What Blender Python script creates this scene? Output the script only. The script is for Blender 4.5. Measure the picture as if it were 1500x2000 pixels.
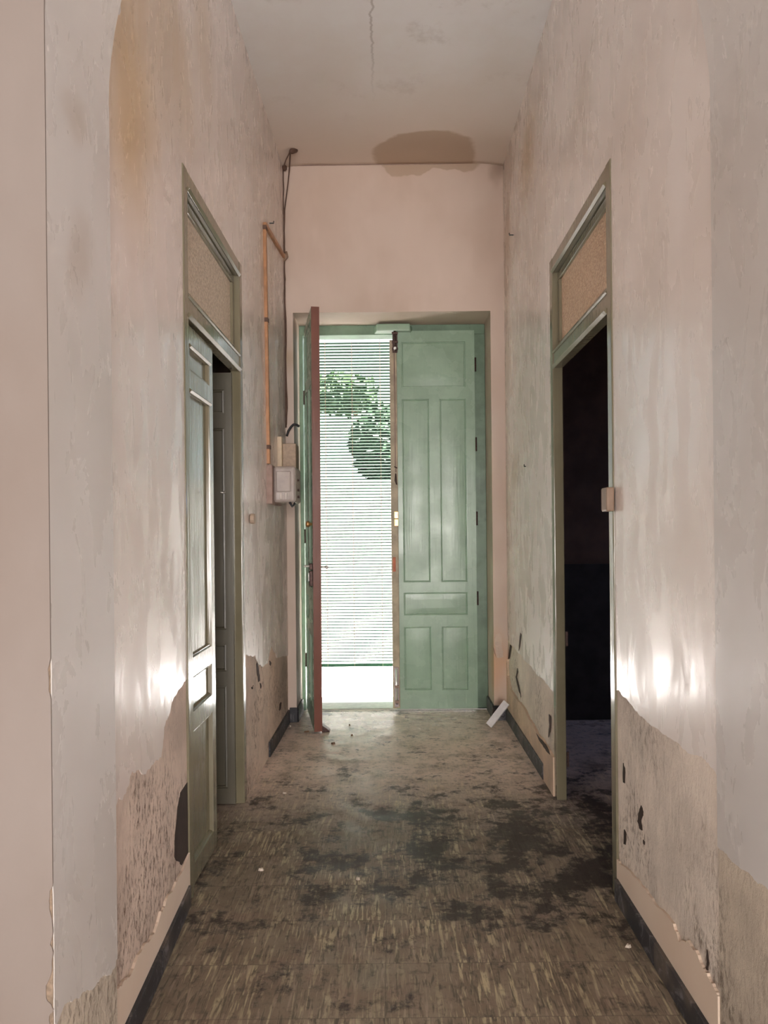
import bpy, bmesh, math, random
from mathutils import Vector, Matrix

for o in list(bpy.data.objects):
    bpy.data.objects.remove(o, do_unlink=True)
scn = bpy.context.scene
C = scn.collection
PI = math.pi
random.seed(7)

# ------------------------------------------------------------------ camera, world, sun, daylight, exposure
F, U0, V0, H, ROLL = 1444.0, 768.0, 1040.0, 1.30, 0.010
cam_d = bpy.data.cameras.new('camera')
cam = bpy.data.objects.new('camera', cam_d); C.objects.link(cam)
cam.matrix_world = Matrix.Translation((0, 0, H)) @ Matrix.Rotation(PI/2, 4, 'X') @ Matrix.Rotation(-ROLL, 4, 'Z')
cam_d.sensor_fit = 'VERTICAL'; cam_d.sensor_height = 36; cam_d.sensor_width = 27
cam_d.lens = 36*F/2000
cam_d.shift_x = -(U0-750)/2000; cam_d.shift_y = (V0-1000)/2000
cam_d.clip_start = 0.02
scn.camera = cam

scn.view_settings.view_transform = 'Standard'
scn.view_settings.look = 'None'
scn.view_settings.gamma = 1
scn.view_settings.use_curve_mapping = False
scn.view_settings.exposure = 0.32
scn.cycles.sample_clamp_indirect = 10.0

world = bpy.data.worlds.new('sky'); scn.world = world
world.use_nodes = True
bg = world.node_tree.nodes['Background']
bg.inputs['Color'].default_value = (0.86, 0.94, 1.0, 1)
bg.inputs['Strength'].default_value = 1.7

sun_d = bpy.data.lights.new('sun', 'SUN'); sun_d.energy = 150; sun_d.angle = 0.009; sun_d.color = (1, .945, .925)
sun = bpy.data.objects.new('sun', sun_d); C.objects.link(sun)
sun.rotation_euler = Vector((-0.50, 0.07, -1.0)).to_track_quat('-Z', 'Y').to_euler()

def area(name, loc, direction, sx, sy, watts, color):
    d = bpy.data.lights.new(name, 'AREA'); d.shape = 'RECTANGLE'; d.size = sx; d.size_y = sy; d.energy = watts; d.color = color
    o = bpy.data.objects.new(name, d); C.objects.link(o); o.location = loc
    o.rotation_euler = Vector(direction).to_track_quat('-Z', 'Z').to_euler()
    return o
# daylight through an assumed, unseen big window of the room behind the camera
area('assumed_window_daylight', (0.45, -4.9, 1.45), (0, 1, 0.06), 2.0, 2.4, 260, (1.0, .93, .88))
# added fill lamps at both sides of the same room, no openings there
area('side_fill', (3.2, -1.9, 1.05), (-1, .75, .22), 1.6, 1.8, 110, (1.0, .96, .93))
area('side_fill', (-2.85, -1.9, 1.05), (1, .75, .22), 1.6, 1.8, 100, (1.0, .96, .93))
# assumed blue lamp in the closed room on the right, no opening there
area('assumed_blue_lamp', (2.9, 4.7, 1.6), (-1.5, -0.1, -1.6), 0.15, 0.5, 3.0, (.45, .58, 1.0))

# ------------------------------------------------------------------ photo pixel -> point on a real plane
def ray(u, v):
    a, b = (u-U0)/F, (v-V0)/F
    return a-ROLL*b, b+ROLL*a            # x per metre of depth, drop per metre of depth
def on_side(u, v, p):                    # side wall x = p[0] + p[1]*y  ->  (y, z)
    dx, dz = ray(u, v); y = p[0]/(dx-p[1]); return (y, H-dz*y)
def on_end(u, v, y):
    dx, dz = ray(u, v); return (dx*y, H-dz*y)
def on_floor(u, v, z=0):
    dx, dz = ray(u, v); y = (H-z)/dz; return (dx*y, y, z)

# ------------------------------------------------------------------ material helpers
class Mat:
    def __init__(s, name):
        s.m = bpy.data.materials.new(name); s.m.use_nodes = True
        s.t = s.m.node_tree; s.b = s.t.nodes['Principled BSDF']
        g = s.t.nodes.new('ShaderNodeNewGeometry'); s.pos = g.outputs['Position']
    def n(s, typ): return s.t.nodes.new(typ)
    def put(s, sock, x):
        if hasattr(x, 'links'): s.t.links.new(x, sock)
        elif isinstance(x, (tuple, list)):
            sock.default_value = (tuple(x)+(1,)) if len(sock.default_value) == 4 and len(x) == 3 else tuple(x)
        else: sock.default_value = x
    def math(s, op, a, b=0.0, clamp=False):
        k = s.n('ShaderNodeMath'); k.operation = op; k.use_clamp = clamp
        s.put(k.inputs[0], a); s.put(k.inputs[1], b); return k.outputs[0]
    def vm(s, op, a, b):
        k = s.n('ShaderNodeVectorMath'); k.operation = op
        s.put(k.inputs[0], a); s.put(k.inputs[1], b)
        return k.outputs['Value'] if op in ('LENGTH', 'DISTANCE') else k.outputs[0]
    def sep(s, v):
        k = s.n('ShaderNodeSeparateXYZ'); s.put(k.inputs[0], v); return k.outputs
    def comb(s, x, y, z):
        k = s.n('ShaderNodeCombineXYZ')
        for i, q in enumerate((x, y, z)): s.put(k.inputs[i], q)
        return k.outputs[0]
    def noise(s, scale, detail=4, rough=.55, vec=None, stretch=None, dist=0):
        v = vec or s.pos
        if stretch: v = s.vm('MULTIPLY', v, stretch)
        k = s.n('ShaderNodeTexNoise'); s.put(k.inputs['Vector'], v)
        k.inputs['Scale'].default_value = scale; k.inputs['Detail'].default_value = detail
        k.inputs['Roughness'].default_value = rough; k.inputs['Distortion'].default_value = dist
        return k.outputs['Fac']
    def voro(s, scale, vec=None, stretch=None, out='Distance'):
        v = vec or s.pos
        if stretch: v = s.vm('MULTIPLY', v, stretch)
        k = s.n('ShaderNodeTexVoronoi'); s.put(k.inputs['Vector'], v); k.inputs['Scale'].default_value = scale
        return k.outputs[out]
    def mr(s, x, a, b, c=0.0, d=1.0):
        k = s.n('ShaderNodeMapRange'); k.interpolation_type = 'SMOOTHSTEP'
        for i, q in enumerate((x, a, b, c, d)): s.put(k.inputs[i], q)
        return k.outputs[0]
    def mix(s, f, a, b, mode='MIX'):
        k = s.n('ShaderNodeMix'); k.data_type = 'RGBA'; k.blend_type = mode
        s.put(k.inputs[0], f); s.put(k.inputs[6], a); s.put(k.inputs[7], b); return k.outputs[2]
    def wobble(s, amp, scale):
        k = s.n('ShaderNodeTexNoise'); s.put(k.inputs['Vector'], s.pos); k.inputs['Scale'].default_value = scale; k.inputs['Detail'].default_value = 4
        v = s.vm('SUBTRACT', k.outputs['Color'], (.5, .5, .5)); v = s.vm('MULTIPLY', v, (amp, amp, amp))
        return s.vm('ADD', s.pos, v)
    def blob(s, c, r, soft, vec):
        d = s.vm('LENGTH', s.vm('DIVIDE', s.vm('SUBTRACT', vec, c), r), (0, 0, 0))
        return s.mr(d, 1.0, 1.0-soft)
    def bump(s, h, strength, dist=.01):
        k = s.n('ShaderNodeBump'); k.inputs['Strength'].default_value = strength; k.inputs['Distance'].default_value = dist
        s.put(k.inputs['Height'], h); s.t.links.new(k.outputs[0], s.b.inputs['Normal'])
    def out(s, color=None, rough=None, metal=None, spec=None, **kw):
        if color is not None: s.put(s.b.inputs['Base Color'], color)
        if rough is not None: s.put(s.b.inputs['Roughness'], rough)
        if metal is not None: s.put(s.b.inputs['Metallic'], metal)
        if spec is not None: s.put(s.b.inputs['Specular IOR Level'], spec)
        for k, v in kw.items(): s.put(s.b.inputs[k.replace('_', ' ')], v)
        return s.m

def plain(name, color, rough=.5, metal=0, var=.12, scale=30, bump=0.0, spec=.5):
    m = Mat(name); n = m.noise(scale, 5)
    c = m.mix(m.mr(n, .3, .7), tuple(q*(1-var) for q in color), tuple(min(1, q*(1+var)) for q in color))
    if bump: m.bump(n, bump, .004)
    return m.out(c, rough, metal, spec)

def wall_paint(name, base, stains=(), rough=(.20, .40), grime=.36, gloss_spec=.5):
    """old glossy plaster: stains are (centre, radii, softness, colour, strength)"""
    m = Mat(name)
    w = m.wobble(.35, 2.2)
    col = m.mix(m.mr(m.noise(1.6, 3, .5), .35, .7), base, tuple(q*f for q, f in zip(base, (.90, .87, .84))))
    streak = m.noise(1.0, 3, .5, stretch=(4.0, 1.3, 1.5), dist=.25)
    col = m.mix(m.math('MULTIPLY', m.mr(streak, .42, .82), .45*grime), col, (base[0]*.72, base[1]*.67, base[2]*.62))
    pale = m.noise(1.3, 3, .5, stretch=(4.5, 1.6, 1.8))
    col = m.mix(m.math('MULTIPLY', m.mr(pale, .40, .80), .4), col, (min(1, base[0]*1.10), min(1, base[1]*1.11), min(1, base[2]*1.12)))
    smudge = m.noise(4.0, 3, .55, stretch=(1, .4, 1))
    col = m.mix(m.math('MULTIPLY', m.mr(smudge, .52, .85), .38*grime), col, (base[0]*.55, base[1]*.48, base[2]*.44))
    for c, r, soft, sc, st in stains:
        col = m.mix(m.math('MULTIPLY', m.blob(c, r, soft, w), st), col, sc)
    speck = m.voro(55)
    col = m.mix(m.math('MULTIPLY', m.mr(speck, .06, .02), .14), col, (base[0]*.5, base[1]*.45, base[2]*.42))
    rn = m.noise(1.0, 5, .6, stretch=(8, 8, 3.5), dist=.5)
    r = m.mr(rn, .35, .68, rough[0], rough[1])
    hb = m.math('ADD', m.math('MULTIPLY', m.noise(2.2, 4, .55), 1.0), m.math('MULTIPLY', m.noise(1, 4, .6, stretch=(12, 12, 5)), .12))
    m.bump(hb, .085, .014)
    return m.out(col, r, 0, gloss_spec)

def render_coat(name, base, dark, low=.5):
    """bare lime render where the paint has fallen off, pitted in upright streaks"""
    m = Mat(name)
    col = m.mix(m.mr(m.noise(3, 6, .65), .35, .68), base, tuple(q*.74 for q in base))
    z = m.sep(m.pos)[2]
    dens = m.math('ADD', m.noise(2.6, 3), m.mr(z, 1.0, .1, 0, .16))
    pit = m.noise(1, 6, .72, stretch=(70, 62, 34))
    k = m.math('MULTIPLY', m.mr(pit, .48, .70), m.mr(dens, low, low+.22))
    col = m.mix(k, col, dark)
    col = m.mix(m.math('MULTIPLY', m.mr(m.noise(1, 5, .6, stretch=(7, 3, 1.6)), .56, .74), .40), col, tuple(q*.55 for q in base))
    m.bump(m.math('SUBTRACT', m.noise(1, 6, .7, stretch=(50, 50, 34)), m.math('MULTIPLY', k, .8)), .7, .012)
    return m.out(col, .85, 0, .2)

def gloss_paint(name, color, rough=.18, var=.12, dirt=.5, grain=(60, 60, 3), spec=1.0):
    m = Mat(name)
    col = m.mix(m.mr(m.noise(6, 5, .6), .35, .7), color, tuple(q*(1-var) for q in color))
    col = m.mix(m.math('MULTIPLY', m.mr(m.noise(9, 6, .7), .60, .74), dirt), col, tuple(q*.35 for q in color))
    m.bump(m.math('ADD', m.noise(1, 3, .5, stretch=grain), m.math('MULTIPLY', m.noise(3.2, 3), .8)), .12, .006)
    return m.out(col, m.mr(m.noise(5, 4), .3, .7, rough, rough+.10), 0, spec)

# ------------------------------------------------------------------ mesh helpers
class MB:
    def __init__(s): s.bm = bmesh.new()
    def box(s, x0, x1, y0, y1, z0, z1):
        v = [s.bm.verts.new(p) for p in ((x0,y0,z0),(x1,y0,z0),(x1,y1,z0),(x0,y1,z0),(x0,y0,z1),(x1,y0,z1),(x1,y1,z1),(x0,y1,z1))]
        for f in ((3,2,1,0),(4,5,6,7),(0,1,5,4),(1,2,6,5),(2,3,7,6),(3,0,4,7)): s.bm.faces.new([v[i] for i in f])
        return s
    def prism(s, a, b):                     # two matching rings of points
        va = [s.bm.verts.new(p) for p in a]; vb = [s.bm.verts.new(p) for p in b]
        n = len(a)
        f1 = s.bm.faces.new(va); f2 = s.bm.faces.new(vb[::-1])
        for i in range(n): s.bm.faces.new((va[i], vb[i], vb[(i+1) % n], va[(i+1) % n]))
        f1.normal_update(); f2.normal_update()
        bmesh.ops.triangulate(s.bm, faces=[f1, f2], quad_method='BEAUTY', ngon_method='EAR_CLIP')
        return s
    def tube(s, pts, r, n=8, cap=True):
        pts = [Vector(p) for p in pts]; rings = []
        for i, p in enumerate(pts):
            d = (pts[min(i+1, len(pts)-1)]-pts[max(i-1, 0)]).normalized()
            a = d.orthogonal().normalized() if i == 0 else (rings[-1][1]-d*rings[-1][1].dot(d)).normalized()
            b = d.cross(a); rr = r[i] if isinstance(r, (list, tuple)) else r
            rings.append(([s.bm.verts.new(p+(a*math.cos(t)+b*math.sin(t))*rr) for t in [2*PI*k/n for k in range(n)]], a))
        for (A, _), (B, _) in zip(rings, rings[1:]):
            for k in range(n): s.bm.faces.new((A[k], A[(k+1) % n], B[(k+1) % n], B[k]))
        if cap: s.bm.faces.new(rings[0][0][::-1]); s.bm.faces.new(rings[-1][0])
        return s
    def obox(s, a, b, w, t, up=(0, 0, 1)):   # box along a->b, w across, t along up
        a, b = Vector(a), Vector(b); d = (b-a).normalized(); side = d.cross(Vector(up)).normalized(); u = side.cross(d)
        ra = [a+side*w/2*i+u*t/2*j for i, j in ((-1,-1),(1,-1),(1,1),(-1,1))]
        return s.prism(ra, [p+(b-a) for p in ra])
    def quad(s, *p): s.bm.faces.new([s.bm.verts.new(q) for q in p]); return s
    def build(s, name, mat, parent=None, bevel=0, smooth=False, loc=None, seg=2):
        bmesh.ops.recalc_face_normals(s.bm, faces=s.bm.faces)
        me = bpy.data.meshes.new(name); s.bm.to_mesh(me); s.bm.free()
        if mat: me.materials.append(mat)
        o = bpy.data.objects.new(name, me); C.objects.link(o)
        if parent: o.parent = parent
        if loc: o.location = loc
        if smooth:
            for p in me.polygons: p.use_smooth = True
        if bevel:
            k = o.modifiers.new('bevel', 'BEVEL'); k.width = bevel; k.segments = seg; k.limit_method = 'ANGLE'
        return o
def tag(o, label=None, cat=None, group=None, kind=None):
    if label: o['label'] = label
    if cat: o['category'] = cat
    if group: o['group'] = group
    if kind: o['kind'] = kind
    return o
def empty(name, loc=(0, 0, 0), rz=0, parent=None):
    o = bpy.data.objects.new(name, None); C.objects.link(o); o.location = loc; o.rotation_euler = (0, 0, rz); o.empty_display_size = .05
    if parent: o.parent = parent
    return o
def rag(pts, amp=.006, it=3, seed=1):
    rnd = random.Random(seed); pts = [tuple(p) for p in pts]
    for k in range(it):
        out = []
        for p, q in zip(pts, pts[1:]):
            L = math.hypot(q[0]-p[0], q[1]-p[1]); a = min(amp, L*.22)
            out += [p, ((p[0]+q[0])/2+rnd.uniform(-a, a), (p[1]+q[1])/2+rnd.uniform(-a, a))]
        pts = out+[pts[-1]]; amp *= .55
    return pts

# ------------------------------------------------------------------ key dimensions
YA0, YA1 = 1.45, 1.78                # arch wall
YE, YB = 5.10, 5.62                  # end wall faces
XL, XR = -0.737, 0.785               # corridor side walls
LN = (-0.690 - 1.78*(-0.737+0.690)/(2.61-1.78), (-0.737+0.690)/(2.61-1.78))   # near part of the left wall, slightly askew
RN = (0.778 - 1.78*(0.785-0.778)/(2.61-1.78), (0.785-0.778)/(2.61-1.78))
LF, RF = (XL, 0.0), (XR, 0.0)
PL, PR = (-0.676, 0.0), (0.775, 0.0) # arch reveals
D0, D1, DT = 2.61, 3.62, 2.615       # side door frames
ZC = 3.80

# ------------------------------------------------------------------ materials
WHITE = (.74, .66, .60)
OCH = (.56, .40, .22)
M = {}
M['paint_left'] = wall_paint('paint_left', (.83, .74, .695), [
    ((-.7, 2.02, 2.55), (.5, .46, .60), .9, (.64, .43, .21), .80), ((-.7, 2.45, 2.95), (.5, .50, .45), .9, (.62, .45, .27), .60),
    ((-.7, 2.9, 3.3), (.5, .25, .5), .9, OCH, .4), ((-.7, 4.5, 2.9), (.4, .35, .5), .9, (.60, .47, .36), .5)])
M['paint_right'] = wall_paint('paint_right', (.85, .775, .73), [
    ((.78, 4.2, 3.45), (.4, .35, .45), .9, (.58, .42, .25), .6), ((.78, 4.95, 3.0), (.4, .22, .9), .9, (.60, .46, .35), .55),
    ((.78, 3.0, 3.1), (.4, .25, .3), .9, (.56, .47, .38), .4), ((.78, 2.2, 2.1), (.4, .25, .4), .9, (.62, .54, .47), .4),
    ((.78, 4.7, 1.7), (.4, .12, .22), .8, (.52, .40, .30), .5)])
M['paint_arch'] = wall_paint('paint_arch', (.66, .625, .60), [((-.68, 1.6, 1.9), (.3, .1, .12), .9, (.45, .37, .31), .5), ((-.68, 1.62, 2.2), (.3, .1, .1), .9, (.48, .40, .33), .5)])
M['paint_front'] = wall_paint('paint_front', (.245, .205, .183), rough=(.6, .8), grime=.25, gloss_spec=.25)  # base darkened to offset the strong lamp light on the arch front
M['paint_end'] = wall_paint('paint_end', (.71, .58, .50), [
    ((.25, 5.1, 3.88), (.36, .3, .10), .10, (.50, .37, .27), .8), ((.73, 5.1, 3.80), (.10, .2, .12), .9, (.34, .24, .18), .7),
    ((.72, 5.1, .35), (.14, .3, .35), .9, (.72, .44, .27), .8), ((-.72, 5.1, 2.5), (.12, .2, .12), .9, (.5, .36, .22), .6)], rough=(.5, .75), grime=.22, gloss_spec=.3)
M['render'] = render_coat('bare_render', (.84, .67, .56), (.23, .14, .095))
M['render_pale'] = render_coat('bare_render_pale', (.92, .80, .69), (.27, .18, .12), .56)
M['render_orange'] = render_coat('bare_render_orange', (.80, .60, .45), (.30, .19, .12), .62)
M['strip'] = wall_paint('skirting_plaster', (.82, .68, .56), rough=(.6, .8), grime=.5, gloss_spec=.25)
M['hole'] = plain('painted_hole_shade', (.045, .028, .02), .95)  # flat dark colour painting the shade inside wall holes
M['crack'] = plain('dark_crack', (.07, .045, .035), .95)
M['frame'] = gloss_paint('olive_gloss_paint', (.20, .175, .112), .10, dirt=.15)
M['frame_shade'] = gloss_paint('shaded_olive_paint', (.105, .092, .062), .35, dirt=.3)  # olive gloss darkened to paint shade onto the inner leaf
M['door_mint'] = gloss_paint('mint_gloss_paint', (.33, .465, .35), .22, dirt=.10, var=.15, spec=.42)
M['door_frame_mint'] = gloss_paint('worn_mint_paint', (.20, .30, .215), .3, dirt=.75, var=.3, spec=.4)
M['edge'] = gloss_paint('brown_gloss_edge', (.20, .070, .045), .3, dirt=.2, spec=.4)
M['rust'] = plain('dark_iron', (.075, .045, .04), .45, .7, .3, 80)
M['brass'] = plain('brass', (.70, .40, .17), .3, .8, .2, 40)
M['tan_tape'] = plain('tan_sticker', (.72, .45, .20), .6)
M['orange_tape'] = plain('red_rust_plate', (.50, .15, .08), .6)
M['steel'] = plain('bright_metal', (.75, .74, .72), .28, .9)
M['ply'] = plain('brown_latch', (.27, .18, .125), .5)
M['conduit'] = plain('orange_brown_conduit', (.46, .23, .11), .5, 0, .2, 14)
M['cable'] = plain('dark_brown_cable', (.12, .065, .045), .7)
M['black'] = plain('black_rubber', (.02, .018, .02), .5)
M['board'] = plain('brown_board', (.36, .25, .21), .7)
M['meter'] = plain('grey_plastic', (.42, .36, .33), .16, 0, .1, 20)
M['meter_pale'] = plain('pale_plastic', (.62, .55, .50), .3)
M['beige'] = plain('beige_plastic', (.66, .53, .38), .5, 0, .08)
M['tan_box'] = plain('tan_plastic', (.46, .35, .26), .6, 0, .12, 50)
M['white_plastic'] = plain('white_plastic', (.80, .78, .80), .4, 0, .06)
M['chip'] = plain('plaster_chip', (.55, .47, .39), .9)
M['dry_leaf'] = plain('dry_leaf', (.16, .09, .05), .8)
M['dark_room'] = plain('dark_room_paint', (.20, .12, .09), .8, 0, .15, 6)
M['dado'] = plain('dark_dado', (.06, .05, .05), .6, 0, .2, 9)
M['sill'] = plain('worn_threshold', (.46, .44, .38), .6)
M['concrete'] = plain('sunlit_concrete', (.80, .785, .775), .9, 0, .06, 4)
M['garden_wall'] = plain('whitewash', (.34, .335, .325), .9)
M['bark'] = plain('bark', (.16, .11, .07), .9, 0, .3, 12)
def leafy(name, c):
    m = Mat(name); n = m.noise(5, 3)
    col = m.mix(m.mr(n, .3, .7), tuple(q*.6 for q in c), c)
    return m.out(col, .6, 0, .3)
M['leaf_dark'] = leafy('dark_leaves', (.012, .034, .012))
M['leaf_green'] = leafy('green_leaves', (.030, .065, .018))
def slat_mat():
    m = Mat('green_lath'); n = m.noise(8, 4, stretch=(1, 8, 8))
    col = m.mix(m.mr(n, .3, .7), (.034, .120, .066), (.046, .155, .085))
    m.out(col, .45, 0, .4)
    tr = m.n('ShaderNodeBsdfTranslucent'); m.put(tr.inputs[0], col)
    mx = m.n('ShaderNodeMixShader'); mx.inputs[0].default_value = .05
    m.t.links.new(m.b.outputs[0], mx.inputs[1]); m.t.links.new(tr.outputs[0], mx.inputs[2])
    m.t.links.new(mx.outputs[0], m.t.nodes['Material Output'].inputs[0]); return m.m
M['slat'] = slat_mat()
def marble():
    m = Mat('black_marble'); n = m.noise(14, 7, .7, dist=1.2)
    col = m.mix(m.mr(n, .50, .70), (.030, .030, .036), (.20, .19, .20))
    col = m.mix(m.math('MULTIPLY', m.mr(m.noise(5, 5), .5, .7), .5), col, (.22, .17, .13))
    return m.out(col, .45, 0, .4)
M['marble'] = marble()
def glass(name, c, c2):
    m = Mat(name)
    g = m.noise(85, 3, .6); v = m.voro(110)
    col = m.mix(m.mr(g, .40, .62), c, c2)
    m.bump(m.math('ADD', g, v), .9, .006)
    return m.out(col, .32, 0, .6, Transmission_Weight=.12)
M['glass_left'] = glass('frosted_glass_left', (.60, .46, .34), (.88, .73, .58))
M['glass_right'] = glass('frosted_glass_right', (.70, .44, .27), (.90, .66, .46))
def floor_mat():
    m = Mat('streaked_floor_tile'); T = .25
    x, y, z = m.sep(m.pos)
    tx = m.math('DIVIDE', m.math('ADD', x, .035), T); ty = m.math('DIVIDE', m.math('ADD', y, .02), T)
    ix = m.math('FLOOR', tx); iy = m.math('FLOOR', ty)
    wn = m.n('ShaderNodeTexWhiteNoise'); wn.noise_dimensions = '2D'; m.put(wn.inputs['Vector'], m.comb(ix, iy, 0))
    rnd = wn.outputs['Value']
    off = m.math('MULTIPLY', rnd, 37.0)
    vec = m.comb(m.math('ADD', m.math('MULTIPLY', x, 78), off), m.math('MULTIPLY', y, 7), off)
    st = m.noise(1.0, 3, .55, vec=vec, dist=.5)
    st2 = m.noise(1.0, 3, .55, vec=m.comb(m.math('ADD', m.math('MULTIPLY', x, 95), off), m.math('MULTIPLY', y, 12), m.math('ADD', off, 5)), dist=.5)
    base = m.mix(m.mr(m.noise(7, 5), .3, .7), (.20, .150, .105), (.285, .225, .165))
    vis = m.mr(m.noise(2.6, 4, .6), .36, .62, .25, 1.0)
    col = m.mix(m.math('MULTIPLY', m.mr(st, .52, .62), vis), base, (.58, .485, .31))
    st3 = m.noise(1.0, 3, .55, vec=m.comb(m.math('ADD', m.math('MULTIPLY', x, 120), off), m.math('MULTIPLY', y, 9), m.math('ADD', off, 11)), dist=.6)
    col = m.mix(m.math('MULTIPLY', m.mr(st3, .57, .66), .55), col, (.44, .33, .255))
    col = m.mix(m.math('MULTIPLY', m.mr(st2, .54, .66), .85), col, (.085, .066, .048))
    col = m.mix(m.math('MULTIPLY', rnd, .25), col, (.24, .20, .14))
    fx = m.math('ABSOLUTE', m.math('SUBTRACT', m.math('FRACT', tx), .5)); fy = m.math('ABSOLUTE', m.math('SUBTRACT', m.math('FRACT', ty), .5))
    edge = m.math('MAXIMUM', fx, fy)
    grout = m.mr(edge, .488, .497)
    col = m.mix(m.math('MULTIPLY', grout, .45), col, (.09, .07, .055))
    # rust-pink plaster dust: along the walls and thick towards the street door, paled to paint in door glare
    w = m.wobble(.5, 5)
    wx, wy, wz = m.sep(w)
    dust = m.math('MULTIPLY', m.mr(wy, 3.1, 4.2), m.mr(m.noise(6, 6, .7), .22, .56))
    col = m.mix(m.math('MULTIPLY', dust, .90), col, (.86, .69, .60))
    pd = m.math('MULTIPLY', m.mr(m.noise(4.5, 6, .7), .52, .66), .45)
    col = m.mix(pd, col, (.27, .19, .145))
    # damp black dirt, heaviest across the middle of the hall between the two side doors
    zone = m.math('MULTIPLY', m.mr(wy, 2.05, 2.75), m.mr(wy, 4.3, 3.3))
    side = m.mr(wx, -.6, .6, .0, .06)
    dn = m.math('ADD', m.math('ADD', m.math('ADD', m.math('MULTIPLY', m.noise(4.6, 6, .65), .62), m.math('MULTIPLY', m.noise(21, 6, .72), .38)), m.math('MULTIPLY', zone, .045)), m.math('MULTIPLY', side, zone))
    dirt = m.mr(dn, .545, .635)
    col = m.mix(m.math('MULTIPLY', dirt, .88), col, (.034, .025, .021))
    gn = m.mr(m.noise(30, 5, .7), .50, .72)
    col = m.mix(m.math('MULTIPLY', gn, .65), col, (.055, .042, .034))
    rough = m.mr(m.noise(9, 5), .3, .7, .42, .62)
    rough = m.math('MULTIPLY', rough, m.mr(wy, 4.2, 5.1, 1.0, .55))   # made smoother toward the door to bring up its glare on the floor
    m.bump(m.math('ADD', m.math('MULTIPLY', m.noise(22, 6, .7), .5), m.math('MULTIPLY', dirt, .4)), .45, .008)
    return m.out(col, rough, 0, .45)
M['floor'] = floor_mat()
def ceiling_mat():
    m = Mat('ceiling_limewash'); x, y, z = m.sep(m.pos); w = m.wobble(.16, 4)
    col = m.mix(m.mr(m.noise(1.5, 5, .6), .35, .7), (.90, .89, .90), (.85, .81, .79))
    col = m.mix(m.math('MULTIPLY', m.mr(m.noise(3.2, 6, .7), .56, .72), .35), col, (.52, .46, .42))
    col = m.mix(m.mr(y, 3.6, 5.0), col, (.76, .65, .57))  # warmer and darker toward the far end, painting in the light falloff
    col = m.mix(m.math('MULTIPLY', m.blob((.25, 4.98, 3.85), (.36, .34, .9), .10, w), .8), col, (.50, .37, .27))
    cx = m.math('ABSOLUTE', m.math('SUBTRACT', x, m.math('ADD', -.085, m.math('MULTIPLY', m.math('SUBTRACT', m.noise(3.5, 5, .7, stretch=(0, 1, 0)), .5), .12))))
    crack = m.math('MULTIPLY', m.mr(cx, .009, .002), m.mr(y, 4.4, 3.6))
    col = m.mix(m.math('MULTIPLY', crack, .45), col, (.30, .25, .22))
    m.bump(m.noise(6, 5), .15, .02)
    return m.out(col, .8, 0, .2)
M['ceiling'] = ceiling_mat()

# ------------------------------------------------------------------ the building
def struct(o, label=None): return tag(o, label, None, None, 'structure')

struct(MB().box(-3.1, 3.5, 1.45, 5.42, -.12, 0).build('floor', M['floor']), 'dirty streaked brown tile floor of the hallway')
struct(MB().box(-3.1, 3.5, -5.6, 1.45, -.12, 0).build('floor_room', plain('pale_bounce_floor', (.74, .71, .68), .6, 0, .05)), 'floor of the room before the arch, made pale to bounce light')  # unseen floor, made pale to bounce light up to the ceiling

# ceiling of the hall with its rounded cove along the walls
bm = MB(); nx, ny = 28, 56; g = {}
for i in range(nx+1):
    for j in range(ny+1):
        x = -.80+1.66*i/nx; y = YA1-.02+(YE-YA1+.04)*j/ny
        e = max(0, min(1, min(x+.737, .785-x)/.22)); e = 1-(1-e)**2.2; q = max(0, min(1, (y-4.74)/.36))*min(1, max(0, min(x+.737, .785-x)/.06))
        fy = (y-YA1)/(YE-YA1); z = ZC+.030*x/.78*(1-fy)+.016*fy+.014*e+.010*q
        g[i, j] = bm.bm.verts.new((x, y, z))
for i in range(nx):
    for j in range(ny): bm.bm.faces.new((g[i, j], g[i, j+1], g[i+1, j+1], g[i+1, j]))
ceil = struct(bm.build('ceiling', M['ceiling'], smooth=True), 'limewashed hallway ceiling with a long crack and a damp stain')
md = ceil.modifiers.new('thick', 'SOLIDIFY'); md.thickness = .05; md.offset = 1
struct(MB().box(-3.1, 3.5, -5.6, 5.62, 4.08, 4.2).build('ceiling_upper', M['paint_front']))

# end wall with the street doorway
def holed(name, mat, axis, a0, a1, z1, h, b0, b1, parent=None):
    """wall with a hole h=(a_lo,a_hi,z_lo,z_hi); axis 'x' runs along x and is b0..b1 thick in y, axis 'y' the other way"""
    m = MB()
    cells = [(a0, h[0], 0, z1), (h[1], a1, 0, z1), (h[0], h[1], h[3], z1)]
    if h[2] > 0: cells.append((h[0], h[1], 0, h[2]))
    for p, q, r, s_ in cells:
        if axis == 'x': m.box(p, q, b0, b1, r, s_)
        else: m.box(b0, b1, p, q, r, s_)
    bmesh.ops.remove_doubles(m.bm, verts=m.bm.verts, dist=1e-5)
    return m.build(name, mat, parent)
OX0, OX1, OZ = -.677, .685, 2.822
wall_end = struct(holed('wall_end', M['paint_end'], 'x', -3.1, 3.5, 4.1, (OX0, OX1, 0, OZ), YE, YB), 'pinkish end wall around the street door')

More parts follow.
